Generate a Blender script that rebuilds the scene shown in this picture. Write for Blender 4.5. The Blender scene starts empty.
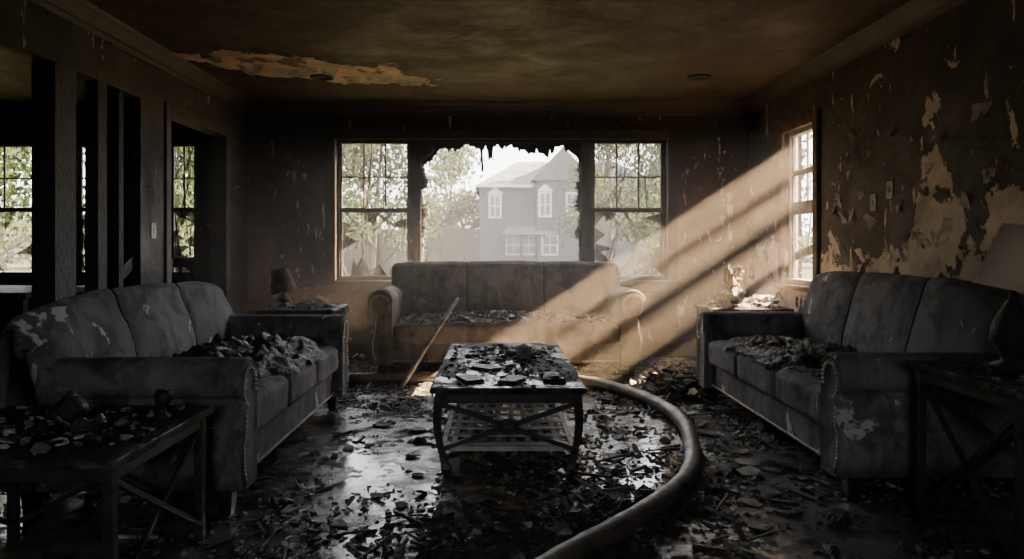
import bpy, math, random
from mathutils import Vector, noise, Matrix, Euler
random.seed(7)
R=random.random
def U(a,b): return a+(b-a)*random.random()
D2=bpy.data
COL=bpy.context.scene.collection

# ---------------------------------------------------------------- mesh builder
class MB:
    def __init__(s,T=None):
        s.v=[];s.f=[];s.m=[];s.sm=[];s.T=T
    def add(s,vs,fs,mi=0,sm=False):
        o=len(s.v)
        for v in vs:
            v=Vector(v)
            s.v.append(tuple(s.T(v)) if s.T else tuple(v))
        for f in fs:
            s.f.append([i+o for i in f]);s.m.append(mi);s.sm.append(sm)
    def box(s,x0,x1,y0,y1,z0,z1,mi=0):
        s.add([(x0,y0,z0),(x1,y0,z0),(x1,y1,z0),(x0,y1,z0),(x0,y0,z1),(x1,y0,z1),(x1,y1,z1),(x0,y1,z1)],
              [(0,3,2,1),(4,5,6,7),(0,1,5,4),(1,2,6,5),(2,3,7,6),(3,0,4,7)],mi)
    def bar(s,p,q,w,h,mi=0,up=(0,0,1)):
        p=Vector(p);q=Vector(q);d=(q-p).normalized();u=Vector(up)
        if abs(d.dot(u))>.98:u=Vector((0,1,0))
        a=d.cross(u).normalized();b=a.cross(d).normalized()
        vs=[]
        for c in (p,q):
            for i,j in((-1,-1),(1,-1),(1,1),(-1,1)): vs.append(c+a*i*w/2+b*j*h/2)
        s.add(vs,[(0,3,2,1),(4,5,6,7),(0,1,5,4),(1,2,6,5),(2,3,7,6),(3,0,4,7)],mi)
    def tube(s,pts,rad,n=8,mi=0,cap=True):
        pts=[Vector(p) for p in pts];vs=[];fs=[]
        k=len(pts)
        if not hasattr(rad,'__len__'): rad=[rad]*k
        prev=None
        for i,p in enumerate(pts):
            d=(pts[min(i+1,k-1)]-pts[max(i-1,0)]).normalized()
            if prev is None:
                u=Vector((0,0,1)) if abs(d.z)<.9 else Vector((1,0,0))
                a=d.cross(u).normalized()
            else: a=(prev-d*prev.dot(d)).normalized()
            prev=a;b=d.cross(a)
            for j in range(n):
                t=2*math.pi*j/n
                vs.append(p+(a*math.cos(t)+b*math.sin(t))*rad[i])
        for i in range(k-1):
            for j in range(n):
                fs.append((i*n+j,i*n+(j+1)%n,(i+1)*n+(j+1)%n,(i+1)*n+j))
        if cap:
            fs.append(tuple(range(n-1,-1,-1)));fs.append(tuple(range((k-1)*n,k*n)))
        s.add(vs,fs,mi,True)
    def lathe(s,prof,c,n=20,mi=0,M=None):
        vs=[];fs=[];k=len(prof)
        for r,z in prof:
            for j in range(n):
                t=2*math.pi*j/n;v=Vector((r*math.cos(t),r*math.sin(t),z))
                if M:v=M@v
                vs.append(v+Vector(c))
        for i in range(k-1):
            for j in range(n):
                fs.append((i*n+j,i*n+(j+1)%n,(i+1)*n+(j+1)%n,(i+1)*n+j))
        s.add(vs,fs,mi,True)
    def ball(s,c,r,mi=0,n=6,sc=(1,1,1),rough=0,seed=0):
        vs=[];fs=[];m=n*2;c=Vector(c)
        for i in range(n+1):
            ph=math.pi*i/n
            for j in range(m):
                t=2*math.pi*j/m
                d=Vector((math.sin(ph)*math.cos(t),math.sin(ph)*math.sin(t),math.cos(ph)))
                k=1+rough*noise.noise(d*1.7+Vector((seed*3.1,seed,0))) if rough else 1
                vs.append(c+Vector((d.x*sc[0],d.y*sc[1],d.z*sc[2]))*r*k)
        for i in range(n):
            for j in range(m):
                fs.append((i*m+j,(i+1)*m+j,(i+1)*m+(j+1)%m,i*m+(j+1)%m))
        s.add(vs,fs,mi,not rough)
    def rblock(s,c,h,r,n=10,puff=0,na=0,mi=0,ns=5):
        idx={};vs=[];fs=[];h=Vector(h);c=Vector(c)
        def P(p):
            key=tuple(round(a,4) for a in p)
            if key in idx:return idx[key]
            w=Vector((p[0]*h.x,p[1]*h.y,p[2]*h.z))
            q=Vector([max(-h[i]+r,min(h[i]-r,w[i])) for i in range(3)])
            d=w-q
            if d.length>1e-6: w=q+d.normalized()*r
            w.z+=puff*max(0,p[2])*(1-p[0]**4)*(1-p[1]**4)
            if na:
                nn=noise.noise((w+c)*ns)+.5*noise.noise((w+c)*ns*2.7)
                w+=Vector((0,0,1))*nn*na+ (d.normalized()*nn*na*.5 if d.length>0 else Vector())
            idx[key]=len(vs);vs.append(w+c);return idx[key]
        g=[]
        for i in range(n+1):
            t=-1+2*i/n; g.append(math.copysign(abs(t)**.75,t))
        for ax in range(3):
            for sgn in(-1,1):
                for i in range(n):
                    for j in range(n):
                        q=[]
                        for a,b in((i,j),(i+1,j),(i+1,j+1),(i,j+1)):
                            p=[0,0,0];p[ax]=sgn;p[(ax+1)%3]=g[a];p[(ax+2)%3]=g[b];q.append(P(p))
                        fs.append(q if sgn>0 else q[::-1])
        s.add(vs,fs,mi,True)
    def build(s,name,mats,parent=None,bevel=0,seg=2):
        me=D2.meshes.new(name);me.from_pydata(s.v,[],s.f)
        for m in mats: me.materials.append(m)
        me.polygons.foreach_set('material_index',s.m)
        me.polygons.foreach_set('use_smooth',s.sm)
        me.update();me.validate()
        ob=D2.objects.new(name,me);COL.objects.link(ob)
        if parent:
            ob.parent=parent
        if bevel:
            b=ob.modifiers.new('bevel','BEVEL');b.width=bevel;b.segments=seg;b.limit_method='ANGLE';b.angle_limit=math.radians(40)
        return ob
def empty(name,loc=(0,0,0),rz=0):
    e=D2.objects.new(name,None);COL.objects.link(e);e.location=loc;e.rotation_euler=(0,0,rz);e.empty_display_size=.1
    return e

# ---------------------------------------------------------------- materials
class NT:
    def __init__(s,name):
        s.mat=D2.materials.new(name);s.mat.use_nodes=True;s.nt=s.mat.node_tree
        s.bs=s.nt.nodes['Principled BSDF'];s.out=s.nt.nodes['Material Output']
        s.tc=s.nt.nodes.new('ShaderNodeTexCoord');s.obj=s.tc.outputs['Object']
    def put(s,sock,v):
        if isinstance(v,bpy.types.NodeSocket): s.nt.links.new(v,sock)
        elif v is not None:
            if hasattr(v,'__len__') and len(v)==3 and sock.type=='RGBA': v=(*v,1)
            sock.default_value=v
    def noise(s,scale,det=6,rough=.6,vec=None,dist=0,stretch=None):
        vec=vec or s.obj
        if stretch:
            m=s.nt.nodes.new('ShaderNodeMapping');m.inputs['Scale'].default_value=stretch;s.put(m.inputs['Vector'],vec);vec=m.outputs[0]
        n=s.nt.nodes.new('ShaderNodeTexNoise');s.put(n.inputs['Vector'],vec)
        n.inputs['Scale'].default_value=scale;n.inputs['Detail'].default_value=det;n.inputs['Roughness'].default_value=rough;n.inputs['Distortion'].default_value=dist
        return n.outputs['Fac']
    def math(s,op,a,b=0.5,c=0.0):
        n=s.nt.nodes.new('ShaderNodeMath');n.operation=op;s.put(n.inputs[0],a);s.put(n.inputs[1],b);s.put(n.inputs[2],c);return n.outputs[0]
    def mr(s,v,a,b,c=0.,d=1.,smooth=False):
        n=s.nt.nodes.new('ShaderNodeMapRange');n.clamp=True
        if smooth:n.interpolation_type='SMOOTHSTEP'
        for i,x in enumerate((v,a,b,c,d)): s.put(n.inputs[i],x)
        return n.outputs[0]
    def mix(s,f,a,b):
        n=s.nt.nodes.new('ShaderNodeMix');n.data_type='RGBA';s.put(n.inputs[0],f);s.put(n.inputs[6],a);s.put(n.inputs[7],b);return n.outputs[2]
    def xyz(s):
        n=s.nt.nodes.new('ShaderNodeSeparateXYZ');s.put(n.inputs[0],s.obj);return n.outputs
    def fin(s,col,rough=.8,bump=None,bs=.3,bd=.02,spec=None,metal=None):
        s.put(s.bs.inputs['Base Color'],col);s.put(s.bs.inputs['Roughness'],rough)
        if spec is not None:s.put(s.bs.inputs['Specular IOR Level'],spec)
        if metal is not None:s.put(s.bs.inputs['Metallic'],metal)
        if bump is not None:
            b=s.nt.nodes.new('ShaderNodeBump');b.inputs['Strength'].default_value=bs;b.inputs['Distance'].default_value=bd
            s.put(b.inputs['Height'],bump);s.nt.links.new(b.outputs[0],s.bs.inputs['Normal'])
        return s.mat

def simple(name,c1,c2,scale=6,rough=.8,bs=.3,bd=.01,lo=.35,hi=.65,spec=None,metal=None,r2=None):
    t=NT(name);n=t.noise(scale);f=t.mr(n,lo,hi)
    rr=rough if r2 is None else t.mr(t.noise(scale*1.7,4),.4,.6,rough,r2)
    return t.fin(t.mix(f,c1,c2),rr,t.noise(scale*4,8),bs,bd,spec,metal)

M_char=simple('charred_wood',(.006,.005,.005),(.022,.019,.016),9,.55,.8,.02)
M_char2=simple('soot_black',(.005,.005,.005),(.018,.015,.013),5,.7,.6,.02)
M_ash=simple('grey_ash',(.08,.074,.07),(.26,.245,.23),14,.9,.6,.01)
M_plast=simple('plaster_chunk',(.16,.14,.12),(.5,.46,.41),10,.85,.5,.01)
M_burnwood=simple('scorched_timber',(.03,.02,.014),(.15,.09,.05),12,.75,.6,.01)
M_wet=simple('wet_char',(.008,.008,.009),(.03,.03,.032),16,.2,.8,.012,r2=.6)
M_mound=simple('ash_mound_char',(.01,.009,.0085),(.065,.06,.055),30,.34,.9,.015,lo=.4,hi=.7,r2=.85)
M_trim=simple('sooty_trim',(.014,.01,.008),(.055,.037,.024),4,.6,.5,.008)
M_frame=simple('blackened_frame',(.012,.01,.009),(.04,.036,.032),9,.45,.4,.004)
M_lattice=simple('sooty_lattice',(.3,.3,.3),(.65,.64,.62),9,.5,.3,.003)
M_leg=simple('dark_leg',(.01,.008,.006),(.03,.02,.015),9,.4)
M_nail=simple('nailhead_brass',(.4,.35,.28),(.7,.62,.5),30,.35,metal=.7)
M_hose=simple('dirty_hose',(.03,.025,.021),(.12,.098,.08),9,.6,.6,.004,r2=.4)
M_shadeb=simple('scorched_shade',(.02,.018,.016),(.09,.08,.07),6,.9)
M_plate=simple('stained_plastic',(.2,.17,.14),(.5,.45,.38),8,.5)
M_white=simple('white_trim',(.38,.40,.43),(.46,.48,.51),2,.6)
def tablewood():
    t=NT('blackened_table_wood')
    c=t.mix(t.mr(t.noise(7),.35,.65),(.01,.009,.008),(.05,.045,.041))
    ash=t.mr(t.noise(5,9,.65,dist=.4),.5,.58)
    c=t.mix(t.math('MULTIPLY',ash,.6),c,(.12,.112,.105))
    r=t.mr(t.noise(4,7,.6,dist=.5),.44,.52,.16,.8)
    return t.fin(c,r,t.math('ADD',t.noise(26,8),ash),.5,.006,spec=.14)
M_table=tablewood()

def fabric(name,c1,c2,spots,spotc):
    t=NT(name)
    big=t.mr(t.noise(2.2,6,.6),.35,.65)
    fine=t.noise(160,2,.5)
    soot=t.mr(t.noise(5,10,.7,dist=.6),.48,.6)
    st=t.mr(t.noise(3,7,.65,stretch=(3,3,.6)),.5,.62)
    c=t.mix(big,c1,c2)
    c=t.mix(t.math('MULTIPLY',soot,.65),c,(.02,.019,.02))
    c=t.mix(t.math('MULTIPLY',st,.45),c,(.018,.017,.018))
    sp=t.mr(t.noise(4.3,9,.62,vec=None,dist=.8,stretch=(1,1,.8)),spots,spots+.02)
    c=t.mix(sp,c,spotc)
    h=t.math('ADD',t.math('MULTIPLY',fine,.15),t.noise(14,6))
    return t.fin(c,.88,h,.5,.014)
M_sofa=fabric('sooty_upholstery',(.095,.096,.102),(.22,.222,.235),.63,(.5,.5,.52))
M_sofac=fabric('dusty_upholstery',(.13,.11,.09),(.24,.2,.16),.72,(.35,.3,.25))
def cloth():
    t=NT('lamp_shade_cloth');c=t.mix(t.mr(t.noise(5),.35,.65),(.7,.56,.42),(.9,.77,.6))
    tl=t.nt.nodes.new('ShaderNodeBsdfTranslucent');mx=t.nt.nodes.new('ShaderNodeMixShader')
    t.fin(c,.9);t.put(tl.inputs[0],c);mx.inputs[0].default_value=.5
    t.nt.links.new(t.bs.outputs[0],mx.inputs[1]);t.nt.links.new(tl.outputs[0],mx.inputs[2]);t.nt.links.new(mx.outputs[0],t.out.inputs[0]);return t.mat
M_shade=cloth()

def wallmat(name,base1,base2,pale,th,region=None,drip=.64,topsoot=False,speck=True):
    t=NT(name);x,y,z=t.xyz()
    blot=t.mr(t.noise(1.1,8,.62,dist=.4),.35,.68)
    grime=t.mr(t.noise(6,8,.7),.4,.7)
    c=t.mix(blot,base1,base2)
    c=t.mix(t.math('MULTIPLY',grime,.7),c,(.010,.008,.006))
    if topsoot:
        zz=t.math('ADD',z,t.math('MULTIPLY',t.noise(1.4,8,.65),1.2))
        c=t.mix(t.mr(zz,1.9,2.8,0,.85),c,(.012,.009,.007))
    n=t.noise(2.6,12,.68,dist=.5)
    m=t.mr(n,th,th+.012)
    st=t.mr(t.noise(3.2,8,.6,stretch=(2.2,2.2,.55)),drip,drip+.012)
    m=t.math('MAXIMUM',m,st)
    if speck:
        sp=t.mr(t.noise(16,5,.55,stretch=(1,1,.6)),.66,.675)
        m=t.math('MAXIMUM',m,t.math('MULTIPLY',sp,t.mr(t.noise(.9,3),.47,.57)))
    if region:
        rm,rim=region(t,x,y,z)
        if rim is not None: c=t.mix(rim,c,(.008,.006,.004))
        m=t.math('MAXIMUM',m,rm)
    pn=t.mr(t.noise(3.5,8,.65),.35,.7)
    p=t.mix(pn,pale,tuple(a*.4 for a in pale))
    c=t.mix(m,c,p)
    h=t.math('ADD',t.math('MULTIPLY',m,-.7),t.math('MULTIPLY',t.noise(12,8),.5))
    return t.fin(c,t.mr(n,.3,.6,.45,.8),h,.7,.03)
def reg_right(t,x,y,z):
    bnd=t.mr(y,4.45,4.15,.98,1.42,True)
    sp=t.math('MULTIPLY',t.mr(t.math('ABSOLUTE',t.math('SUBTRACT',y,4.12)),.02,.2,1,0,True),.4)
    nn=t.math('MULTIPLY',t.math('SUBTRACT',t.noise(2.3,12,.66,dist=.3),.5),2.0)
    v=t.math('SUBTRACT',t.math('ADD',t.math('ADD',bnd,sp),nn),z)
    hole=t.mr(t.noise(4,8,.6),.6,.62,1,0)
    return t.math('MULTIPLY',t.mr(v,0,.02),hole),None
W_back=wallmat('soot_stained_wall',(.055,.036,.023),(.2,.122,.07),(.7,.58,.43),.635,None,.625,True)
W_right=wallmat('peeling_wall',(.026,.019,.014),(.075,.05,.034),(.8,.6,.43),.635,reg_right,.635)
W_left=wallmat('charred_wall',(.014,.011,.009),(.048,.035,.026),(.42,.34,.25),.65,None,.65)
def reg_ceil(t,x,y,z):
    dx=t.math('DIVIDE',t.math('SUBTRACT',x,-1.5),.95);dy=t.math('DIVIDE',t.math('SUBTRACT',y,5.75),.42)
    dx2=t.math('ADD',dy,t.math('MULTIPLY',dx,-.8))
    r=t.math('SQRT',t.math('ADD',t.math('MULTIPLY',dx,dx),t.math('MULTIPLY',dx2,dx2)))
    r=t.math('ADD',r,t.math('MULTIPLY',t.math('SUBTRACT',t.noise(2.8,12,.65),.5),2.4))
    return t.math('MULTIPLY',t.mr(r,.92,.9),t.mr(t.noise(3.2,8,.6),.56,.6,1,.25)),t.mr(r,1.35,.95,0,.75)
W_ceil=wallmat('smoked_ceiling',(.052,.036,.025),(.085,.059,.042),(.68,.46,.3),.85,reg_ceil,.85,False,False)

def floormat():
    t=NT('wet_burnt_floor');x,y,z=t.xyz()
    big=t.mr(t.noise(1.6,8,.6,dist=.5),.38,.62)
    c=t.mix(big,(.06,.054,.05),(.22,.2,.185))
    soot=t.mr(t.noise(4,10,.7),.5,.6)
    c=t.mix(soot,c,(.014,.013,.012))
    w=t.mr(t.noise(1.9,6,.6,dist=.3),.45,.62)
    r=t.math('ADD',t.mr(w,0,1,.07,.38),t.math('MULTIPLY',soot,.12))
    h=t.math('ADD',t.math('MULTIPLY',t.noise(22,8,.6),.6),soot)
    return t.fin(c,r,h,.3,.006,spec=.75)
M_floor=floormat()

def dirty(name,alpha,col):
    t=NT(name)
    tr=t.nt.nodes.new('ShaderNodeBsdfTransparent');mx=t.nt.nodes.new('ShaderNodeMixShader')
    f=t.mr(t.noise(3,8,.65),.3,.75,alpha*.4,alpha)
    t.fin(col,.25)
    t.put(mx.inputs[0],f);t.nt.links.new(tr.outputs[0],mx.inputs[1]);t.nt.links.new(t.bs.outputs[0],mx.inputs[2]);t.nt.links.new(mx.outputs[0],t.out.inputs[0])
    return t.mat
M_glass=dirty('sooty_glass',.25,(.35,.36,.36))
M_shard=dirty('cracked_glass',.8,(.12,.12,.115))

# ---------------------------------------------------------------- dimensions
XL,XR,YB,YF,H=-2.53,2.55,7.1,-1.6,2.56
XS=-6.6
def px(u,v,Y): return ((u-497)*Y/700,Y,1.1-(v-247)*Y/700)

b=MB();b.box(XS-.15,XR+.15,YF-.15,YB+.15,-.2,0);b.build('floor',[M_floor])
b=MB();b.box(XS-.15,XR+.15,YF-.15,YB+.15,H,H+.2);b.build('ceiling',[W_ceil])
def wall_holes(b,a0,a1,z0,z1,holes,mk):
    xs=sorted(set([a0,a1]+[h[0] for h in holes]+[h[1] for h in holes]))
    for i in range(len(xs)-1):
        l,r=xs[i],xs[i+1];hz=[h for h in holes if h[0]<=l+1e-6 and h[1]>=r-1e-6]
        if not hz: mk(l,r,z0,z1)
        else:
            h=hz[0]
            if h[2]>z0: mk(l,r,z0,h[2])
            if h[3]<z1: mk(l,r,h[3],z1)
WX0,WX1,WZ0,WZ1=-1.66,1.75,.76,2.19
b=MB()
wall_holes(b,XL-.12,XR+.15,0,H,[(WX0,WX1,WZ0,WZ1)],lambda l,r,z0,z1:b.box(l,r,YB,YB+.16,z0,z1))
b.build('wall_back',[W_back])
b=MB()
sw=[(-5.75,-4.66,.8,2.16),(-4.3,-3.98,.8,2.16),(-3.36,-3.04,.8,2.16)]
wall_holes(b,XS-.15,XL-.12,0,H,sw,lambda l,r,z0,z1:b.box(l,r,YB,YB+.16,z0,z1))
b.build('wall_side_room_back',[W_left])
RY0,RY1,RZ0,RZ1=5.6,6.2,.78,2.1
b=MB()
wall_holes(b,YF,YB,0,H,[(RY0,RY1,RZ0,RZ1)],lambda l,r,z0,z1:b.box(XR,XR+.15,l,r,z0,z1))
b.build('wall_right',[W_right])
b=MB()
wall_holes(b,YF,YB,0,H,[(2.6,4.97,0,2.16),(5.32,6.58,0,2.21)],lambda l,r,z0,z1:b.box(XL-.12,XL,l,r,z0,z1))
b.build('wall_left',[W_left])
b=MB()
fill_windows=[(-.85,.25,1.05,2.1)]  # unseen window behind the camera, added to let in fill light
wall_holes(b,XS-.15,XR+.15,0,H,fill_windows,lambda l,r,z0,z1:b.box(l,r,YF-.15,YF,z0,z1));b.build('wall_front',[W_left])
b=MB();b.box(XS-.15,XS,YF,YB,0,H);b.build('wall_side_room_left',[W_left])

b=MB()
b.box(XL-.13,XL+.005,4.0,4.2,0,2.16);b.build('wall_stud',[M_char])
b=MB();b.box(XL-.09,XL-.005,4.45,4.55,0,2.16);b.build('wall_stud',[M_char])
b=MB();b.box(XL-.1,XL-.02,4.72,4.78,0,2.16);b.bar((XL-.06,4.76,.9),(XL-.06,4.97,1.0),.04,.09);b.build('wall_stud',[M_char2])
def crown(name,p,q,nrm):
    b=MB();p=Vector(p);q=Vector(q);n=Vector(nrm)
    prof=[(0,-.13),(.012,-.13),(.02,-.10),(.035,-.09),(.075,-.035),(.09,-.02),(.1,0),(0,0)]
    vs=[];k=len(prof)
    for c in(p,q):
        for a,z in prof: vs.append(c+n*a+Vector((0,0,z)))
    b.add(vs,[(i,(i+1)%k,(i+1)%k+k,i+k) for i in range(k)]+[tuple(range(k)),tuple(range(2*k-1,k-1,-1))])
    b.build(name,[M_trim])
crown('trim_1',(XL,YB,H),(XR,YB,H),(0,-1,0))
crown('trim_2',(XR,YF,H),(XR,YB,H),(-1,0,0))
crown('trim_3',(XL,YF,H),(XL,YB,H),(1,0,0))
b=MB();b.box(XL,XR,YB-.018,YB,0,.13);b.build('baseboard_back',[M_trim],bevel=.005)
b=MB();b.box(XR-.018,XR,YF,YB,0,.13);b.build('baseboard_right',[M_trim],bevel=.005)
b=MB();b.box(XL,XL+.018,4.97,5.32,0,.13);b.box(XL,XL+.018,6.58,YB,0,.13);b.box(XL,XL+.018,YF,2.6,0,.13);b.build('baseboard_left',[M_trim],bevel=.005)
b=MB()
for y in(5.322,6.498): b.box(XL-.13,XL+.02,y,y+.08,0,2.208)
b.box(XL-.13,XL+.02,5.402,6.498,2.13,2.208);b.build('door_1',[M_trim],bevel=.006)

# ---------------------------------------------------------------- windows
def dh_window(T,w0,w1,z0,z1,broken=True,nv=2,seed=1,glass=True,beam_bars=0):
    random.seed(seed)
    b=MB(T);d0,d1=.03,.1;f=.035
    b.box(w0,w0+f,d0,d1,z0,z1);b.box(w1-f,w1,d0,d1,z0,z1);b.box(w0+f,w1-f,d0,d1,z1-f,z1);b.box(w0+f,w1-f,d0-.02,d1,z0,z0+.045)
    zm=z0+(z1-z0)*.5
    b.box(w0+f,w1-f,d0+.005,d1-.01,zm-.022,zm+.022)
    s=.022
    for aa in(w0+f,w1-f-s): b.box(aa,aa+s,d0+.02,d1-.02,z0+.045,z1-f)
    iw0,iw1=w0+f+s,w1-f-s
    for i in range(nv):
        a=iw0+(iw1-iw0)*(i+1)/(nv+1)
        b.box(a-.008,a+.008,d0+.03,d0+.05,zm+.02,z1-f)
        if broken and R()<.5: b.bar((a,d0+.04,z0+.06+U(0,.2)),(a+U(-.1,.1),d0+.04,zm),.012,.012,0)
    if beam_bars:  # thickened rails and an added tilted board cut the sunbeam into stripes
        b.box(iw0,iw1,d0+.0,d0+.045,zm-.06,zm+.05)
        b.box(iw0,iw1,d0+.03,d0+.05,zm+.28,zm+.33)
        b.bar((iw0,d0+.05,z0+.33),(iw1,d0+.05,z0+.24),.02,.08,0)
    else: b.box(iw0,iw1,d0+.03,d0+.05,(zm+z1-f)/2-.008,(zm+z1-f)/2+.008)
    if glass:
        b.box(iw0,iw1,d0+.038,d0+.041,zm+.02,z1-f,1)
        for k in range(14):
            side=random.choice('lrbt');L=U(.06,.2);wv=U(.05,.18)
            if side=='l': zz=U(z0+.05,zm-.1);p=[(iw0,zz),(iw0,zz+wv),(iw0+L,zz+U(-.02,wv))]
            if side=='r': zz=U(z0+.05,zm-.1);p=[(iw1,zz),(iw1,zz+wv),(iw1-L,zz+U(-.02,wv))]
            if side=='b': aa=U(iw0,iw1-wv);p=[(aa,z0+.045),(aa+wv,z0+.045),(aa+U(0,wv),z0+.045+L)]
            if side=='t': aa=U(iw0,iw1-wv);p=[(aa,zm-.02),(aa+wv,zm-.02),(aa+U(0,wv),zm-.02-L)]
            b.add([(q[0],d0+.03,q[1]) for q in p]+[(q[0],d0+.033,q[1]) for q in p],[(0,1,2),(5,4,3),(0,1,4,3),(1,2,5,4),(2,0,3,5)],2)
        for k in range(7):
            p=Vector((U(iw0,iw1),d0+.035,z0+.05));q=Vector((U(iw0,iw1),d0+.035,zm-.02))
            off=U(-.2,.2);pl=[]
            for t in range(9):
                t/=8;pl.append(p.lerp(q,t)+Vector((4*t*(1-t)*off,0,0)))
            pl=[Vector((max(iw0,min(iw1,v.x)),v.y,v.z)) for v in pl]
            b.tube(pl,.0065,5,0)
        for k in range(3):
            p=(U(iw0,iw1),d0+.03,zm);q=(U(iw0,iw1),d0+.03,z1-.04)
            m=((p[0]+q[0])/2+U(-.08,.08),d0+.03,(p[2]+q[2])/2)
            b.tube([p,m,q],.006,5,0)
    return b
TB=lambda v:Vector((v.x,YB+v.y,v.z))
TR=lambda v:Vector((XR+v.y,v.x,v.z))
TF=lambda v:Vector((v.x,YF-v.y,v.z))
xa,xb,xc,xd=px(337,0,YB)[0],px(412,0,YB)[0],px(590,0,YB)[0],px(664,0,YB)[0]
dh_window(TB,WX0+.02,xb,WZ0,WZ1,seed=3).build('window_1',[M_trim,M_glass,M_shard],bevel=.003,seg=1)
dh_window(TB,xc,WX1-.02,WZ0,WZ1,seed=5).build('window_2',[M_trim,M_glass,M_shard],bevel=.003,seg=1)
dh_window(TR,RY0,RY1,RZ0,RZ1,seed=8,nv=1,glass=False,beam_bars=1).build('window_3',[M_plate],bevel=.003,seg=1)
for i,(l,r,z0,z1) in enumerate(sw):
    dh_window(TB,l,r,z0,z1,seed=20+i,nv=2 if i==0 else 1,broken=False).build('window_%d'%(5+i),[M_char,M_glass,M_shard],bevel=.003,seg=1)
for i,(l,r,z0,z1) in enumerate(fill_windows):
    dh_window(TF,l,r,z0,z1,seed=30+i,nv=3,broken=False,glass=False).build('window_%d'%(8+i),[M_char],bevel=.003,seg=1)
random.seed(11)
b=MB(TB)
b.box(xb,xb+.09,-.01,.12,WZ0,WZ1);b.box(xc-.09,xc,-.01,.12,WZ0,WZ1)
b.box(xb+.09,xc-.09,.0,.12,WZ0,WZ0+.05);b.box(xb+.09,xc-.09,.0,.12,WZ1-.03,WZ1)
L=xb+.08;Rr=xc-.08;n=110
def strip(pts_in,pts_out,mi,d0=.035,d1=.065):
    k=len(pts_in)
    vs=[(p[0],d0,p[1]) for p in pts_in]+[(p[0],d0,p[1]) for p in pts_out]+[(p[0],d1,p[1]) for p in pts_in]+[(p[0],d1,p[1]) for p in pts_out]
    fs=[]
    for i in range(k-1):
        fs+=[(i,i+1,k+i+1,k+i),(2*k+i+1,2*k+i,3*k+i,3*k+i+1),(i,2*k+i,2*k+i+1,i+1)]
    b.add(vs,fs,mi)
pi=[];po=[]
for i in range(n+1):
    t=i/n;a=L+(Rr-L)*t
    dz=.0+.22*math.exp(-((t)/.10)**2)+.16*math.exp(-((1-t)/.05)**2)+.14*abs(noise.noise((t*7,3,1)))+.10*abs(noise.noise((t*25,3,1)))+.03*R()
    if .42<t<.45: dz+=.14
    if .66<t<.80: dz+=.05
    pi.append((a+.01*U(-1,1),WZ1-.02-dz));po.append((a,WZ1-.02))
strip(pi,po,0)
b.bar((L+.62,.05,WZ1-.05),(L+.635,.05,WZ1-.32),.025,.012,0)
b.bar((L+.635,.05,WZ1-.12),(L+.60,.05,WZ1-.26),.03,.01,0)
for sgn,base in((1,L),(-1,Rr)):
    pi=[];po=[];m=70
    for i in range(m+1):
        z=WZ0+.03+(WZ1-WZ0-.08)*i/m
        wv=.015+.2*max(0,noise.noise((z*6,sgn*4,2)))+.08*abs(noise.noise((z*22,sgn*4,2)))+.02*R()
        pi.append((base+sgn*wv,z));po.append((base-sgn*.01,z))
    strip(pi,po,1 if sgn>0 else 0,.03,.05)
    pi=[(x-sgn*(.015+.02*R()),z) for x,z in pi]
    strip([(max(x,base-.005) if sgn>0 else min(x,base+.005),z) for x,z in pi],po,0,.015,.03)
pi=[];po=[]
for i in range(60):
    a=L+(Rr-L)*i/59
    pi.append((a,WZ0+.05+.02+.05*R()*abs(noise.noise((a*4,0,5)))*2+.01*R()));po.append((a,WZ0+.03))
strip(pi,po,0)
b.build('window_4',[M_char,M_plast,M_shard])
b=MB()
b.box(WX0-.08,WX0+.02,YB-.03,YB+.03,WZ0-.1,WZ1+.1);b.box(WX1-.02,WX1+.08,YB-.03,YB+.03,WZ0-.1,WZ1+.1)
b.box(WX0+.02,WX1-.02,YB-.03,YB+.03,WZ1-.0,WZ1+.1);b.box(WX0-.11,WX1+.11,YB-.07,YB+.03,WZ0-.04,WZ0)
b.box(WX0-.08,WX1+.08,YB-.025,YB,WZ0-.12,WZ0-.04);b.build('trim_4',[M_trim],bevel=.006)
b=MB()
b.box(XR-.03,XR,RY0-.08,RY0,RZ0-.1,RZ1+.09);b.box(XR-.03,XR,RY1,RY1+.08,RZ0-.1,RZ1+.09)
b.box(XR-.03,XR,RY0,RY1,RZ1,RZ1+.09);b.box(XR-.07,XR,RY0-.1,RY1+.1,RZ0-.04,RZ0);b.build('trim_5',[M_burnwood],bevel=.006)

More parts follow.
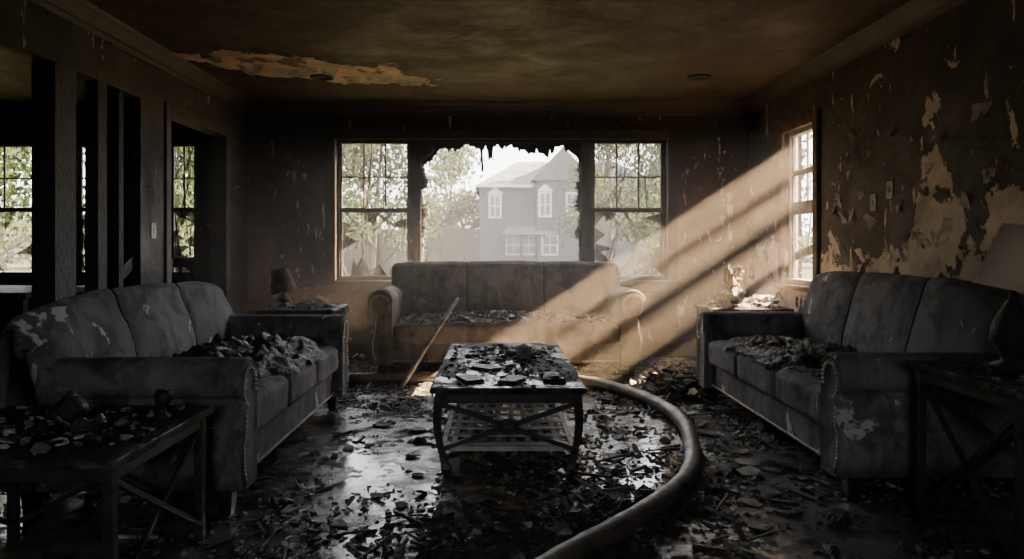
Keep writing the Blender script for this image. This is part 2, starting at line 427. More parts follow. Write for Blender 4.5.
# ---------------------------------------------------------------- sofas
def sofa(loc,rz,L,D,HB,HA,cush,mat,seat=.44,arch=.05,seed=0,wend=.07):
    e=empty('sofa',loc,rz);aw=.2;iw=L/2-aw
    b=MB()
    b.rblock((0,D*.5,.225),(iw+.03,D*.5-.03,.115),.02,8)
    b.build('base',[mat],e)
    b=MB()
    cw=2*iw/cush
    for i in range(cush):
        b.rblock((-iw+cw*(i+.5),(D-.26)/2-.01,seat-.075),(cw/2-.004,(D-.26)/2,.085),.04,16,.025,.012,0,4+seed)
    b.build('seat_cushion',[mat],e)
    b=MB();W=L/2-wend
    y0=D-.30
    prof=[];ztop=HB
    ctrl=[(y0,seat-.06,1),(y0+.02,seat+.12,1),(y0+.06,seat+.27,1),(y0+.10,ztop-.1,1),(y0+.13,ztop-.03,.7),(y0+.17,ztop,.2),(y0+.225,ztop-.02,0),(y0+.26,ztop-.08,0),(y0+.27,ztop-.3,0),(y0+.28,seat-.1,0),(y0+.27,.12,0)]
    for i in range(len(ctrl)-1):
        for k in range(4):
            t=k/4;prof.append([ctrl[i][j]*(1-t)+ctrl[i+1][j]*t for j in range(3)])
    prof.append(list(ctrl[-1]))
    nx=120;vs=[];fs=[];k=len(prof)
    for i in range(nx+1):
        x=-W+2*W*i/nx;s=x/W
        for (y,z,fw_) in prof:
            hz=(z-seat)/(ztop-seat)
            zz=z-(arch*abs(s)**3.2)*max(0,hz)
            ph=(s+1)*1.5; fr=ph-math.floor(ph)
            puff=.035*math.sin(math.pi*fr)**.45 if 0<fr<1 else 0
            edge=max(0,(abs(s)-.95)/.05)
            yy=y+fw_*(.035-puff)+fw_*.05*edge**2
            if z>ztop-.15: zz-=(.035-puff)*.35+ .05*edge**2
            nn=noise.noise((x*3+seed*7,yy*4,zz*4))
            yy+=fw_*.012*nn; zz+=.006*nn
            vs.append((x,yy,zz))
    for i in range(nx):
        for j in range(k-1):
            fs.append((i*k+j,(i+1)*k+j,(i+1)*k+j+1,i*k+j+1))
    fs.append(tuple(range(k-1,-1,-1)));fs.append(tuple(range(nx*k,nx*k+k)))
    b.add(vs,fs,0,True)
    for s in(-1/3,1/3):
        pl=[]
        for (y,z,fw_) in prof[1:24]:
            hz=(z-seat)/(ztop-seat)
            pl.append((s*W,y+fw_*.033-.002,z-(arch*abs(s)**3.2)*max(0,hz)-(.012 if z>ztop-.15 else 0)+.002))
        b.tube(pl,.0055,6,1)
    b.build('backrest',[mat,M_char2],e)
    r=.1 if HA>.68 else .088
    ox=aw
    prof=[(0.0,.11),(0.0,HA-r*1.3)]
    cx,cz=r*1.02,HA-r
    for a in range(170,-75,-14): prof.append((cx+r*math.cos(math.radians(a))*1.08,cz+r*math.sin(math.radians(a))))
    prof+=[(ox*.74,HA-r*2.25),(ox*.80,HA*.52),(ox*.92,.3),(ox*.9,.2),(ox*.72,.11)]
    for sg in(1,-1):
        b=MB()
        pl=[(sg*(iw+a),z) for a,z in prof]
        ys=[(-.025,.93),(-.03,.97),(-.02,1.0),(D*.3,1.0),(D*.6,1.0),(D-.10,.99),(D-.07,.95)]
        cxx=sg*(iw+ox*.5);czz=HA*.5
        vs=[];kk=len(pl)
        for yy,sc in ys:
            for a,z in pl: vs.append((cxx+(a-cxx)*sc,yy,czz+(z-czz)*(sc if z>czz else 1)))
        fs=[]
        for i in range(len(ys)-1):
            for j in range(kk):
                fs.append((i*kk+j,i*kk+(j+1)%kk,(i+1)*kk+(j+1)%kk,(i+1)*kk+j))
        b.add(vs,fs,0,True)
        n0=len(ys)-1
        b.add(vs[:kk],[tuple(range(kk))],0);b.add(vs[n0*kk:],[tuple(range(kk))],0)
        rim=[(cxx+(a-cxx)*.86,-.03,czz+(z-czz)*.9) for a,z in pl]
        b.tube(rim[1:],.006,6,0)
        out=[]
        for i in range(1,len(rim)-1):
            p,q=Vector(rim[i]),Vector(rim[i+1]);m=max(1,int((q-p).length/.018))
            for t in range(m): out.append(p+(q-p)*t/m)
        for p in out: b.ball((p.x+(cxx-p.x)*.12,-.03,p.z+(czz-p.z)*.03),.008,1,4)
        b.build('arm',[mat,M_nail],e)
    b=MB()
    for x in(-L/2+.1,L/2-.1):
        for y in(.06,D-.12):
            vs=[(x-.035,y-.035,.13),(x+.035,y-.035,.13),(x+.035,y+.035,.13),(x-.035,y+.035,.13),(x-.022,y-.022,0),(x+.022,y-.022,0),(x+.022,y+.022,0),(x-.022,y+.022,0)]
            b.add(vs,[(0,1,2,3),(7,6,5,4),(0,4,5,1),(1,5,6,2),(2,6,7,3),(3,7,4,0)])
    b.build('legs',[M_leg],e)
    b=MB()
    k=int(2*iw/.022)
    for i in range(k): b.ball((-iw+2*iw*i/(k-1),.026,.135),.008,0,4)
    b.build('nail_trim',[M_nail],e)
    return e
S1=sofa((-1.05,3.8,0),math.radians(90),2.04,.98,.90,.645,3,M_sofa,arch=.07,seed=1,wend=.0)
S2=sofa((1.48,4.02,0),math.radians(-90),2.16,.92,.95,.64,3,M_sofa,arch=.05,seed=2)
S3=sofa((.08,5.9,0),0,2.32,.9,.97,.74,1,M_sofac,arch=.02,seed=3)

# ---------------------------------------------------------------- coffee table
TX0,TX1,TY0,TY1,TZ=-.33,.44,3.42,5.05,.41
CT=e=empty('coffee_table')
b=MB();b.box(TX0,TX1,TY0,TY1,TZ-.03,TZ);b.build('top',[M_table],e,.008,3)
b=MB();b.box(TX0+.03,TX1-.03,TY0+.03,TY0+.05,TZ-.08,TZ-.03);b.box(TX0+.03,TX1-.03,TY1-.05,TY1-.03,TZ-.08,TZ-.03)
b.box(TX0+.03,TX0+.05,TY0+.05,TY1-.05,TZ-.08,TZ-.03);b.box(TX1-.05,TX1-.03,TY0+.05,TY1-.05,TZ-.08,TZ-.03);b.build('apron',[M_frame],e,.003)
b=MB()
for sx,x in((-1,TX0+.05),(1,TX1-.05)):
    for y in(TY0+.05,TY1-.05):
        for i in range(10):
            t0,t1=i/10,(i+1)/10
            fx=lambda t:x+sx*(.022*math.sin(t*math.pi))-sx*.03*math.sin(t*math.pi*.5)**2*t
            wd=lambda t:.052-.02*math.sin(min(1,t*1.15)*math.pi/2)+.02*max(0,t-.85)/.15
            z0,z1=TZ-.03-(TZ-.03)*t0,TZ-.03-(TZ-.03)*t1
            vs=[]
            for t,z in((t0,z0),(t1,z1)):
                w=wd(t)/2
                for i1,j1 in((-1,-1),(1,-1),(1,1),(-1,1)): vs.append((fx(t)+i1*w,y+j1*w,z))
            b.add(vs,[(0,1,2,3),(7,6,5,4),(0,4,5,1),(1,5,6,2),(2,6,7,3),(3,7,4,0)])
b.build('legs',[M_frame],e,.003)
b=MB()
for y in(TY0+.05,TY1-.05):
    b.bar((TX0+.06,y,TZ-.09),(TX1-.06,y,.10),.02,.022);b.bar((TX0+.06,y+.004,.10),(TX1-.06,y+.004,TZ-.09),.02,.022)
    b.tube([(TX0+.385+.045*math.cos(t*math.pi/8),y-.012,.215+.03*math.sin(t*math.pi/8)) for t in range(17)],.008,6,0,False)
b.build('cross_brace',[M_frame],e)
b=MB()
zz=.10
b.box(TX0+.05,TX1-.05,TY0+.05,TY0+.075,zz-.012,zz+.012);b.box(TX0+.05,TX1-.05,TY1-.075,TY1-.05,zz-.012,zz+.012)
b.box(TX0+.05,TX0+.075,TY0+.05,TY1-.05,zz-.012,zz+.012);b.box(TX1-.075,TX1-.05,TY0+.05,TY1-.05,zz-.012,zz+.012)
i=TX0+.10
while i<TX1-.09:
    b.box(i,i+.026,TY0+.07,TY1-.07,zz-.003,zz+.005);i+=.075
i=TY0+.11
while i<TY1-.09:
    b.box(TX0+.07,TX1-.07,i,i+.04,zz+.002,zz+.009);i+=.15
b.build('lattice_shelf',[M_lattice],e)

# ---------------------------------------------------------------- end tables
def etable(x0,x1,y0,y1,h):
    e=empty('end_table')
    b=MB();b.box(x0,x1,y0,y1,h-.028,h);b.build('top',[M_table],e,.006,3)
    b=MB();s=.032;i=.025
    for x in(x0+i,x1-i-s):
        for y in(y0+i,y1-i-s): b.box(x,x+s,y,y+s,0,h-.028)
    b.box(x0+i+s,x1-i-s,y0+i+.006,y0+i+.024,h-.075,h-.028);b.box(x0+i+s,x1-i-s,y1-i-.024,y1-i-.006,h-.075,h-.028)
    b.box(x0+i+.006,x0+i+.024,y0+i+s,y1-i-s,h-.075,h-.028);b.box(x1-i-.024,x1-i-.006,y0+i+s,y1-i-s,h-.075,h-.028)
    b.build('frame',[M_frame],e,.003)
    b=MB();z0,z1=.07,h-.08
    for x in(x0+i+s/2,x1-i-s/2):
        b.bar((x,y0+i+s,z0),(x,y1-i-s,z1),.014,.018);b.bar((x+.008,y0+i+s,z1),(x+.008,y1-i-s,z0),.014,.018)
    for y in(y1-i-s/2,):
        b.bar((x0+i+s,y,z0),(x1-i-s,y,z1),.014,.018);b.bar((x0+i+s,y+.008,z1),(x1-i-s,y+.008,z0),.014,.018)
    b.build('cross_brace',[M_frame],e)
    return e
E1=etable(-1.85,-1.07,1.97,2.66,.50)
E2=etable(1.64,2.4,2.2,2.82,.645)
E3=etable(-1.98,-1.3,5.55,6.15,.60)
E4=etable(1.75,2.4,5.65,6.25,.60)

def lamp(loc,hb,rb,hs,r0,r1,tilt,sm,bm_):
    e=empty('table_lamp',loc)
    b=MB()
    b.lathe([(0,0),(rb*.9,0),(rb*.95,.012),(rb*.5,.03),(rb*.55,.05),(rb,hb*.35),(rb*.85,hb*.6),(rb*.3,hb*.85),(.012,hb*.9),(.01,hb+.06),(0,hb+.06)],(0,0,0),20)
    b.build('base',[bm_],e)
    b=MB();M=Euler(tilt).to_matrix()
    b.lathe([(r0,0),(r1,hs),(r1-.004,hs),(r0-.004,0),(r0,0)],(0,0,hb+.0),28,0,M)
    for a in range(3):
        t=a*2.094
        b.tube([Vector((0,0,hb))+M@Vector((0,0,hs*.85)),Vector((0,0,hb))+M@Vector((math.cos(t)*r1,math.sin(t)*r1,hs*.9))],.003,5)
    b.build('shade',[sm],e)
lamp((1.93,2.62,.646),.29,.075,.24,.13,.085,(math.radians(4),math.radians(12),0),M_shade,M_char)
lamp((-1.78,5.85,.601),.13,.055,.19,.11,.07,(math.radians(5),math.radians(-10),0),M_shadeb,M_char)

# ---------------------------------------------------------------- debris
def flake(b,c,s,mi,tilt=.35,th=.006):
    n=random.choice((4,5,6,7,8));ps=[];el=U(.6,1)
    for i in range(n):
        t=2*math.pi*(i+U(-.25,.25))/n;r=s*U(.7,1.05)
        ps.append(Vector((r*math.cos(t),r*math.sin(t)*el,U(-.1,.1)*s*.5)))
    M=Euler((U(-tilt,tilt),U(-tilt,tilt),U(0,6.28))).to_matrix()
    top=[M@(p+Vector((0,0,th))) for p in ps];bot=[M@p for p in ps]
    mz=min(p.z for p in bot);o=Vector(c)-Vector((0,0,mz*.75))
    vs=[p+o for p in top]+[p+o for p in bot]
    b.add(vs,[tuple(range(n)),tuple(range(2*n-1,n-1,-1))]+[(i,i+n,(i+1)%n+n,(i+1)%n) for i in range(n)],mi)
def lump(b,c,s,mi):
    sd=R()*100
    b.ball((c[0],c[1],c[2]+s*.3),s,mi,3 if s<.012 else 4,(U(.7,1.4),U(.7,1.4),U(.35,.8)),1.0,sd)
def stick(b,c,l,mi):
    a=U(0,6.28);w=U(.006,.018);z=c[2]+w/2
    b.bar((c[0],c[1],z),(c[0]+math.cos(a)*l,c[1]+math.sin(a)*l,z+U(0,.03)),w,w*.8,mi)
DM=[M_char,M_wet,M_ash,M_plast,M_burnwood]
def pick(w): return random.choices(range(5),w)[0]
random.seed(21)
b=MB();cnt=0
while cnt<15500:
    y=1.3+(YB-1.35)*R()**.95;x=U(XL+.1,XR-.1)
    d=.34+1.1*noise.noise((x*1.3,y*1.3,4))+.9*noise.noise((x*4,y*4,9))
    if -1.05<x<-.35 and y<4.2: d-=.06
    if -.3<x<1.0 and y<3.4: d+=.2
    if R()>d: continue
    k=R();cnt+=1
    if k<.32: flake(b,(x,y,.001),U(.004,.02)*(2. if R()<.06 else 1),pick((8,6,9,5,3)),.45,U(.003,.008))
    elif k<.95: lump(b,(x,y,-.002),U(.003,.013)*(2.4 if R()<.06 else 1),pick((8,6,8,3,2)))
    else: stick(b,(x,y,0),U(.03,.18),pick((6,4,3,1,4)))
for i in range(70):
    x,y=U(-1,1.4),U(2,6)
    flake(b,(x,y,.004),U(.03,.075),pick((4,3,7,7,2)),.1,.005)
b.build('floor_debris',DM)
random.seed(5)
b=MB();nx,ny=300,340;vs=[];fs=[]
for j in range(ny+1):
    for i in range(nx+1):
        x=XL+.05+(XR-XL-.1)*i/nx;y=1.4+(YB-1.45)*j/ny
        n1=noise.noise((x*1.5+3,y*1.5,0));n2=noise.fractal((x*7,y*7,1),.8,2.1,5);n3=noise.noise((x*30,y*30,3))
        w=.0
        w+=.7*math.exp(-(((x-.35)/.7)**2+((y-2.75)/.4)**2))
        w+=.55*math.exp(-(((x-1.35)/.35)**2+((y-5.6)/.5)**2))
        w-=.5*math.exp(-(((x+.7)/.4)**2+((y-3.2)/1.0)**2))
        z=-.030+.05*n1+.055*n2+.02*n3+.06*w
        vs.append((x,y,min(z,.13)))
for j in range(ny):
    for i in range(nx):
        q=(j*(nx+1)+i,j*(nx+1)+i+1,(j+1)*(nx+1)+i+1,(j+1)*(nx+1)+i)
        if max(vs[k][2] for k in q)>-.002: fs.append(q)
b.add(vs,fs,0)
b.build('ash_mound',[M_mound])

def scatter(name,n,x0,x1,y0,y1,z,sz,w,lumps=.3,mound=0,tilt=.5,parent=None):
    b=MB()
    for i in range(n):
        x,y=random.gauss((x0+x1)/2,(x1-x0)/3.6),random.gauss((y0+y1)/2,(y1-y0)/3.6)
        if not(x0<x<x1 and y0<y<y1): x,y=U(x0,x1),U(y0,y1)
        rr=((x-(x0+x1)/2)/(x1-x0)*2)**2+((y-(y0+y1)/2)/(y1-y0)*2)**2
        zz=z+mound*max(0,1-rr)*R()
        if R()<lumps: lump(b,(x,y,zz),U(*sz)*.6,pick(w))
        else: flake(b,(x,y,zz),U(*sz),pick(w),tilt,U(.003,.008))
    o=b.build(name,DM,parent)
    if parent:
        o.matrix_parent_inverse=(Matrix.Translation(parent.location)@parent.rotation_euler.to_matrix().to_4x4()).inverted()
    return o
def heap(x0,x1,y0,y1,z,h,seed,parent):
    b=MB();n=70;vs=[];fs=[]
    for j in range(n+1):
        for i in range(n+1):
            u=-1+2*i/n;v=-1+2*j/n
            x=x0+(x1-x0)*i/n;y=y0+(y1-y0)*j/n
            e=max(0,1-(u*u+v*v)+.7*noise.noise((x*4,y*4,seed)))
            zz=z-.02+(h*min(1,e)**.6)*(.55+.9*abs(noise.noise((x*6,y*6,seed+3)))+.5*abs(noise.noise((x*17,y*17,seed))))+.01*noise.noise((x*45,y*45,1)) if e>0 else z-.03
            vs.append((x,y,zz))
    for j in range(n):
        for i in range(n):
            q=(j*(n+1)+i,j*(n+1)+i+1,(j+1)*(n+1)+i+1,(j+1)*(n+1)+i)
            if max(vs[k][2] for k in q)>z-.025: fs.append(q)
    b.add(vs,fs,0,True);o=b.build('charred_blanket',[M_mound],parent)
    o.matrix_parent_inverse=(Matrix.Translation(parent.location)@parent.rotation_euler.to_matrix().to_4x4()).inverted()
heap(-1.80,-1.04,3.0,4.74,.467,.13,1,S1)
heap(1.46,2.14,3.3,5.02,.462,.09,2,S2)
random.seed(31)
scatter('seat_debris',800,-1.78,-1.10,3.0,4.68,.47,(.004,.02),(9,5,8,1.5,1),.6,.05,parent=S1)
scatter('seat_debris',800,1.52,2.1,3.2,4.98,.47,(.004,.02),(9,5,8,1.5,1),.6,.04,parent=S2)
scatter('seat_debris',1500,-.84,1.0,5.9,6.5,.465,(.006,.036),(7,2,8,5,5),.45,.06,parent=S3)
scatter('table_debris',170,-.29,.38,4.0,4.9,.411,(.006,.035),(8,3,3,1.5,3),.6,.02,parent=CT)
scatter('table_debris',260,-.3,.41,3.46,4.3,.411,(.003,.018),(10,4,4,.6,1),.7,.004,parent=CT)
scatter('table_debris',170,-1.8,-1.12,2.02,2.6,.501,(.005,.03),(8,4,9,2,1),.5,.01,parent=E1)
scatter('table_debris',90,1.7,2.3,2.3,2.75,.646,(.005,.03),(8,4,7,2,1),.5,.02,parent=E2)
scatter('table_debris',90,-1.75,-1.34,5.6,6.1,.601,(.01,.045),(8,2,4,1,1),.5,.04,parent=E3)
scatter('table_debris',110,1.8,2.36,5.7,6.2,.601,(.01,.05),(3,1,5,5,4),.5,.06,parent=E4)
scatter('rubble_pile',420,1.0,1.7,4.95,5.6,.02,(.012,.06),(8,3,5,2,5),.5,.14,.7)
scatter('rubble_pile',320,-2.4,-1.2,4.95,5.5,.01,(.012,.06),(10,3,5,1,3),.5,.12,.7)
random.seed(41)
b=MB();lump(b,(.17,4.35,.415),.075,3);lump(b,(.08,4.42,.41),.05,4);flake(b,(.2,4.3,.43),.09,3,.5);b.build('charred_book',DM,CT)
b=MB();lump(b,(.28,3.62,.41),.06,0);lump(b,(.33,3.57,.41),.04,1);b.build('melted_ornament',DM,CT)
b=MB()
for p in((-.14,3.62),(-.06,3.95),(.08,3.6)):
    M=Matrix.Rotation(U(0,3),3,'Z')
    for k in range(3):
        c=Vector((p[0],p[1],.411+.005*k))
        pts=[M@Vector((a*.09*U(.75,1),d*.055*U(.75,1),0))+c for a,d in((-1,-1),(0,-1.1),(1,-.9),(1.05,.1),(1,1),(.1,.9),(-1,1))]
        m=len(pts)
        b.add(pts+[q+Vector((0,0,.005)) for q in pts],[tuple(range(m-1,-1,-1)),tuple(range(m,2*m))]+[(q,(q+1)%m,(q+1)%m+m,q+m) for q in range(m)],k%2)
b.build('burnt_magazine',DM,CT)
b=MB();b.ball((1.98,5.9,.68),.085,0,7,(1,1,1.25),.9,2);b.ball((1.98,5.88,.81),.062,4,7,(1,.9,1.3),.9,5);b.ball((2.03,5.89,.90),.04,4,7,(1,1,1),.9,7);b.ball((1.94,5.88,.9),.03,0,7,(1,1,1.4),.9,9)
b.tube([(1.95,5.9,.7),(1.92,5.88,.85),(1.94,5.87,.96)],[.024,.018,.01],8,4);b.build('charred_figurine',DM)
b=MB();b.ball((2.24,5.98,.65),.07,3,6,(1.2,1,.6),.9,9);b.ball((2.3,5.9,.65),.05,2,6,(1.2,1,.7),.9,12);b.build('plaster_rubble',DM)
e=empty('teapot',(-1.46,2.40,.501))
b=MB();b.lathe([(0,0),(.035,0),(.05,.02),(.055,.045),(.045,.07),(.025,.08),(.03,.084),(.012,.095),(.012,.105),(0,.108)],(0,0,0),20)
b.tube([(.045,0,.03),(.075,0,.045),(.09,0,.075)],[.014,.01,.008],8);b.tube([(-.045,0,.06),(-.08,0,.06),(-.085,0,.03),(-.05,0,.02)],.006,8);b.build('body',[M_wet],e)
b=MB()
b.lathe([(0,0),(.03,0),(.032,.01),(.012,.02),(.01,.04),(.025,.055),(.03,.08),(.02,.1),(.0,.1)],(-1.17,2.45,.501),16);b.tube([(-1.17,2.45,.59),(-1.14,2.45,.6),(-1.135,2.45,.57),(-1.15,2.45,.555)],.005,6);b.build('goblet',[M_wet])
b=MB();b.ball((-1.3,2.2,.53),.03,1,6,(1.4,1,1),.6,3);b.ball((-1.25,2.2,.55),.02,1,6,(1,1,1.2),.5,4);b.tube([(-1.33,2.2,.53),(-1.38,2.21,.55),(-1.4,2.2,.58)],.006,6,1);b.build('ceramic_bird',DM)
b=MB();b.ball((2.13,2.5,.69),.05,0,6,(1.4,1,.7),.8,3);flake(b,(2.05,2.4,.66),.1,0,.3);b.build('burnt_box',DM)

pts=[(-1.2,5.58),(-.7,5.66),(0,5.68),(.5,5.58),(.80,5.36),(1.04,4.87),(1.12,4.3),(1.05,3.79),(.89,3.24),(.62,2.82),(.27,2.42),(.0,2.12),(-.4,1.8)]
cr=[]
P=[Vector((x,y,.047)) for x,y in pts]
for i in range(len(P)-1):
    p0,p1,p2,p3=P[max(i-1,0)],P[i],P[i+1],P[min(i+2,len(P)-1)]
    for k in range(8):
        t=k/8;cr.append(.5*((2*p1)+(-p0+p2)*t+(2*p0-5*p1+4*p2-p3)*t*t+(-p0+3*p1-3*p2+p3)*t**3))
b=MB();b.tube(cr,[.045+.0015*math.sin(i*2.1) for i in range(len(cr))],16);b.build('fire_hose',[M_hose])
b=MB();b.tube([(-.74,5.36,.015),(-.6,5.55,.25),(-.42,5.84,.53),(-.33,5.98,.66)],[.02,.022,.018,.013],8);b.build('burnt_pole',[M_ash])

def plate(name,T,a,z):
    b=MB(T);b.box(a-.037,a+.037,-.007,.0,z-.058,z+.058);b.box(a-.008,a+.008,-.013,-.007,z-.018,z+.018);b.build(name,[M_plate],None,.003)
plate('light_switch',lambda v:Vector((XR+v.y,v.x,v.z)),4.54,1.47)
plate('light_switch',lambda v:Vector((XR+v.y,v.x,v.z)),4.74,1.4)
plate('light_switch',lambda v:Vector((XL-v.y,v.x,v.z)),5.15,1.22)
plate('wall_outlet',lambda v:Vector((v.x,YB+v.y,v.z)),1.86,.45)
for x in(-1.5,1.73):
    b=MB();b.lathe([(.10,0),(.10,-.012),(.075,-.014),(.07,-.002),(0,-.002)],(x,6.0,H-.001),24);b.build('recessed_light',[M_char])
random.seed(51)
b=MB()
for i in range(12):
    x=-2.2+1.5*i/11;y=5.35+.55*(x+2.3)/1.6*1.4+U(-.05,.12)
    s=U(.05,.12);a=U(-.4,.4)+1.57;n=5;vs=[];w=s*U(.5,1.0)
    for k in range(n+1):
        t=k/n
        for sd in(-1,1):
            q=Vector((s*t,sd*w*(1-.4*t)*U(.8,1),-.25*s*t*t))
            q=Matrix.Rotation(a,3,'Z')@q;vs.append((x+q.x,y+q.y,H-.002+q.z))
    b.add(vs,[(2*k,2*k+1,2*k+3,2*k+2) for k in range(n)],0)
b.build('ceiling_peel',[M_plast])
b=MB()
for i in range(60):
    y=U(3.4,5.4);z=U(.95,1.9);s=U(.03,.1);w=s*U(.3,.8);a=U(-.6,.6)+math.pi*(R()<.4);vs=[];n=4
    for k in range(n+1):
        t=k/n
        for sd in(-1,1):
            q=Vector((0,sd*w*(1-.6*t)*U(.7,1),-s*t));q=Matrix.Rotation(a,3,'X')@q
            vs.append((XR-.002-.35*s*t*t,y+q.y,z+q.z))
    b.add(vs,[(2*k,2*k+1,2*k+3,2*k+2) for k in range(n)],random.choice((0,1)))
b.build('paint_peel',[W_right,M_plast])
b=MB()
for i in range(50):
    x=U(-2.4,-1.8) if R()<.5 else U(1.9,2.45);z=U(.9,2.3);s=U(.03,.12);w=s*U(.12,.35);vs=[];n=4;a=U(-.3,.3)
    for k in range(n+1):
        t=k/n
        for sd in(-1,1):
            q=Vector((sd*w*(1-.6*t)*U(.7,1)+a*s*t,0,-s*t));vs.append((x+q.x,YB-.002-.25*s*t*t,z+q.z))
    b.add(vs,[(2*k,2*k+1,2*k+3,2*k+2) for k in range(n)],random.choice((0,1)))
b.build('paint_peel',[W_back,M_plast])

def chair(loc,rz):
    e=empty('dining_chair',loc,rz);b=MB()
    for x in(-.2,.2):
        b.box(x-.02,x+.02,-.22,-.18,0,.44);b.bar((x,.2,0),(x,.2,.46),.04,.04);b.bar((x,.2,.46),(x,.27,1.0),.04,.035)
    b.box(-.23,.23,-.23,.23,.43,.47);b.box(-.2,.2,.25,.275,.9,1.0)
    for x in(-.1,0,.1): b.bar((x,.215,.47),(x,.26,.92),.025,.015)
    b.build('frame',[M_char],e)
chair((-3.05,5.75,0),-1.9);chair((-3.0,6.5,0),.6);chair((-4.2,4.6,0),3.0)
e=empty('dining_table');b=MB();b.box(-4.9,-3.5,5.2,6.2,.72,.76)
for x in(-4.8,-3.6):
    for y in(5.3,6.1): b.box(x-.03,x+.03,y-.03,y+.03,0,.72)
b.build('frame',[M_char],e)

# ---------------------------------------------------------------- exterior
M_lawn=simple('lawn_grass',(.018,.021,.011),(.034,.037,.02),.6,.9,spec=.1)
M_sid=simple('blue_grey_siding',(.028,.035,.05),(.035,.043,.06),1,.8)
M_roof=simple('roof_shingle',(.04,.045,.053),(.06,.065,.074),3,.9)
M_pane=simple('window_pane',(.02,.026,.034),(.06,.075,.09),2,.2)
M_fence=simple('dark_fence',(.01,.012,.014),(.018,.02,.023),3,.9)
M_bark=simple('bark',(.03,.025,.02),(.06,.05,.04),5,.9)
def leafmat(name,c1,c2):
    t=NT(name);c=t.mix(t.mr(t.noise(.6,5),.35,.65),c1,c2)
    tl=t.nt.nodes.new('ShaderNodeBsdfTranslucent');mx=t.nt.nodes.new('ShaderNodeMixShader')
    t.fin(c,.7,spec=.2);t.put(tl.inputs[0],c);mx.inputs[0].default_value=.5
    t.nt.links.new(t.bs.outputs[0],mx.inputs[1]);t.nt.links.new(tl.outputs[0],mx.inputs[2]);t.nt.links.new(mx.outputs[0],t.out.inputs[0]);return t.mat
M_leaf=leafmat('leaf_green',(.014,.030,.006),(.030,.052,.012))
M_leaf2=leafmat('leaf_pale',(.020,.035,.011),(.038,.056,.020))  # distant trees: haze painted in as a paler green
GZ=-.4
b=MB();b.box(-200,200,YB+.4,300,GZ-.2,GZ);b.box(XR+.4,200,-60,YB+.4,GZ-.2,GZ);b.box(-200,XS-.4,-60,YB+.4,GZ-.2,GZ);b.box(XS-.4,XR+.4,-60,YF-.4,GZ-.2,GZ);b.build('lawn',[M_lawn])
e=empty('neighbour_house')
b=MB()
b.box(-.95,9,38,47,GZ,4.45)
b.box(2.1,4.9,37.2,38,GZ,4.7)
b.build('siding',[M_sid],e)
b=MB()
def gable(x0,x1,y0,y1,z,h):
    xm=(x0+x1)/2
    b.add([(x0,y0,z),(x1,y0,z),(xm,y0,z+h),(x0,y1,z),(x1,y1,z),(xm,y1,z+h)],[(0,1,2),(5,4,3),(0,2,5,3),(1,4,5,2),(0,3,4,1)])
b.add([(-1.2,37.7,4.4),(9.3,37.7,4.4),(7,42,6.2),(1.2,42,6.2),(-1.2,47,4.4),(9.3,47,4.4)],[(0,1,2,3),(4,0,3),(1,5,2),(5,4,3,2),(0,4,5,1)])
gable(1.8,5.2,37.0,42,4.65,1.75)
b.add([(.2,36.6,1.75),(3.2,36.6,1.75),(2.8,38,2.25),(.6,38,2.25),(.2,38,1.75),(3.2,38,1.75)],[(0,1,2,3),(0,3,4),(1,5,2),(0,4,5,1)])
b.build('roof',[M_roof],e)
b=MB()
def hw(x,z,w,h,y):
    b.box(x-w/2-.1,x+w/2+.1,y-.1,y,z-h/2-.1,z+h/2+.1,0);b.box(x-w/2,x+w/2,y-.14,y-.1,z-h/2,z+h/2,1)
    b.box(x-.03,x+.03,y-.17,y-.14,z-h/2,z+h/2,0);b.box(x-w/2,x+w/2,y-.17,y-.14,z-.03,z+.03,0)
hw(-.1,3.3,.5,1.1,38);hw(2.55,3.35,.5,1.15,37.2);hw(4.0,3.35,.5,1.1,37.2);hw(.9,1.2,.7,.9,38);hw(1.7,1.2,.7,.9,38);hw(2.8,1.2,.7,.9,37.2);hw(6.5,3.3,.6,1.1,38)
b.add([(-.55,37.85,3.98),(.35,37.85,3.98),(-.1,37.85,4.35)],[(0,1,2)],0);b.add([(2.1,37.05,4.05),(3.0,37.05,4.05),(2.55,37.05,4.45)],[(0,1,2)],0)
b.box(-1.2,1.9,37.62,37.7,4.32,4.45,0)
b.build('windows',[M_white,M_pane],e)
b=MB()
x=-8
while x<-.95:
    b.box(x,x+.19,33.5,33.54,GZ,1.95+U(-.02,.02));x+=.2
b.box(-8,-.95,33.54,33.6,.2,.3);b.box(-8,-.95,33.54,33.6,1.5,1.6);b.build('garden_fence',[M_fence])
def tree(x,y,h,r,lm,nl,ls,seed,low=.3):
    random.seed(seed);b=MB()
    pts=[(x,y,GZ),(x+U(-.2,.2),y,h*.35),(x+U(-.5,.5),y,h*.75)]
    b.tube(pts,[r*.07,r*.05,r*.02],8,0)
    cl=[]
    for i in range(26):
        t=U(low,1);a=U(0,6.28);rr=r*math.sin(max(.12,(1-t)*1.6)*math.pi*.5)**.7*U(.3,1) if t>.5 else r*U(.3,1)
        c=Vector((x+math.cos(a)*rr,y+math.sin(a)*rr,GZ+h*t));cl.append(c)
        b.tube([(x,y,GZ+h*t*.7),tuple((Vector((x,y,GZ+h*t*.8))+c)/2),tuple(c)],[r*.02,r*.012,.01],5,0)
    for i in range(nl):
        c=random.choice(cl);g=Vector((random.gauss(0,1),random.gauss(0,1),random.gauss(0,.7)))*r*.24
        p=c+g
        if p.z<GZ+.4: p.z=GZ+.4+R()*.3
        M=Euler((U(0,6),U(0,6),U(0,6))).to_matrix();s=ls*U(.6,1.2)
        b.add([p+M@Vector(q)*s for q in((-.5,0,0),(0,-.3,.05),(.5,0,0),(0,.3,.05))],[(0,1,2,3)],1)
    b.build('tree' if h>3.2 else 'garden_shrub',[M_bark,lm])
tree(-8.5,26,8,3.2,M_leaf,6500,.24,1)
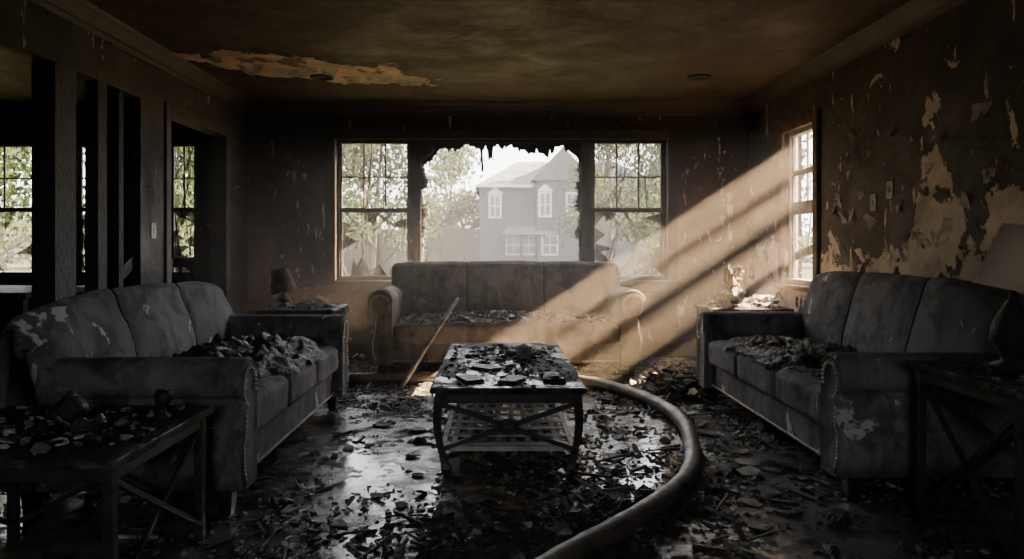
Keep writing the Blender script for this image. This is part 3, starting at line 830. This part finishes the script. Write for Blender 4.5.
tree(-5.4,30,7.0,2.4,M_leaf2,5500,.25,2)
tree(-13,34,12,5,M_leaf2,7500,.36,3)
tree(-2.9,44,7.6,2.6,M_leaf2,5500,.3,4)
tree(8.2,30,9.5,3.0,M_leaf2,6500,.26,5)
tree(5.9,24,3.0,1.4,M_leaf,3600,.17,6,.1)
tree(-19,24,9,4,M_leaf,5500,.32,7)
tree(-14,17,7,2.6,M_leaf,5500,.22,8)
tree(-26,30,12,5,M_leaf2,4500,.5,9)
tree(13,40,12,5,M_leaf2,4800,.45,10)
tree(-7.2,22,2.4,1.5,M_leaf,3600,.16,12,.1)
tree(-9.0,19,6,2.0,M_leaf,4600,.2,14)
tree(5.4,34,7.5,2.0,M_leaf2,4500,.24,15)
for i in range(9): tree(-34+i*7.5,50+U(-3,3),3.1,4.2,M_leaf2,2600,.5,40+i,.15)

def volbox(name,x0,x1,y0,y1,z0,z1,den,col,an=0):
    t=D2.materials.new(name);t.use_nodes=True;nt=t.node_tree;nt.nodes.clear()
    o=nt.nodes.new('ShaderNodeOutputMaterial');v=nt.nodes.new('ShaderNodeVolumeScatter');v.inputs['Density'].default_value=den;v.inputs['Color'].default_value=(*col,1);v.inputs['Anisotropy'].default_value=an
    nt.links.new(v.outputs[0],o.inputs['Volume'])
    b=MB();b.box(x0,x1,y0,y1,z0,z1);b.build(name,[t])
volbox('smoke_haze',XL+.01,XR-.01,5.1,YB-.01,.005,H-.01,.062,(1,.88,.74),.1)
volbox('morning_mist',-45,45,13,70,GZ+.01,16,.0012,(.95,.97,1),0)

# ---------------------------------------------------------------- lights
def light(name,typ,loc,rot,**k):
    l=D2.lights.new(name,typ);o=D2.objects.new(name,l);COL.objects.link(o);o.location=loc;o.rotation_euler=rot
    for a,c in k.items(): setattr(l,a,c)
    return o
s=light('sun','SUN',(20,6,14),(0,0,0),energy=260,color=(1,.70,.41),angle=.002)
s.rotation_euler=Vector((-1,-.15,-.63)).to_track_quat('-Z','Y').to_euler()
def portal(loc,rot,sx,sy):
    l=D2.lights.new('window_portal','AREA');l.shape='RECTANGLE';l.size=sx;l.size_y=sy;o=D2.objects.new('window_portal',l);COL.objects.link(o);o.location=loc;o.rotation_euler=rot
    l.cycles.is_portal=True
portal(((WX0+WX1)/2,YB+.2,(WZ0+WZ1)/2),(math.radians(-90),0,0),WX1-WX0,WZ1-WZ0)
portal((XR+.2,(RY0+RY1)/2,(RZ0+RZ1)/2),(0,math.radians(90),0),RZ1-RZ0,RY1-RY0)
portal((-4.4,YB+.2,1.48),(math.radians(-90),0,0),2.8,1.4)
portal((-.3,YF-.2,1.575),(math.radians(90),0,0),1.1,1.05)
w=D2.worlds.new('world');bpy.context.scene.world=w;w.use_nodes=True;nt=w.node_tree
bg=nt.nodes['Background'];bg.inputs[0].default_value=(.94,.96,1,1);bg.inputs[1].default_value=10.5
# ---------------------------------------------------------------- camera
c=D2.cameras.new('camera');c.sensor_width=36;c.lens=700/1024*36;c.shift_x=(512-497)/1024;c.shift_y=-(279.5-247)/1024;c.clip_end=500
co=D2.objects.new('camera',c);COL.objects.link(co);co.location=(0,0,1.1);co.rotation_euler=(math.radians(90),0,0)
bpy.context.scene.camera=co
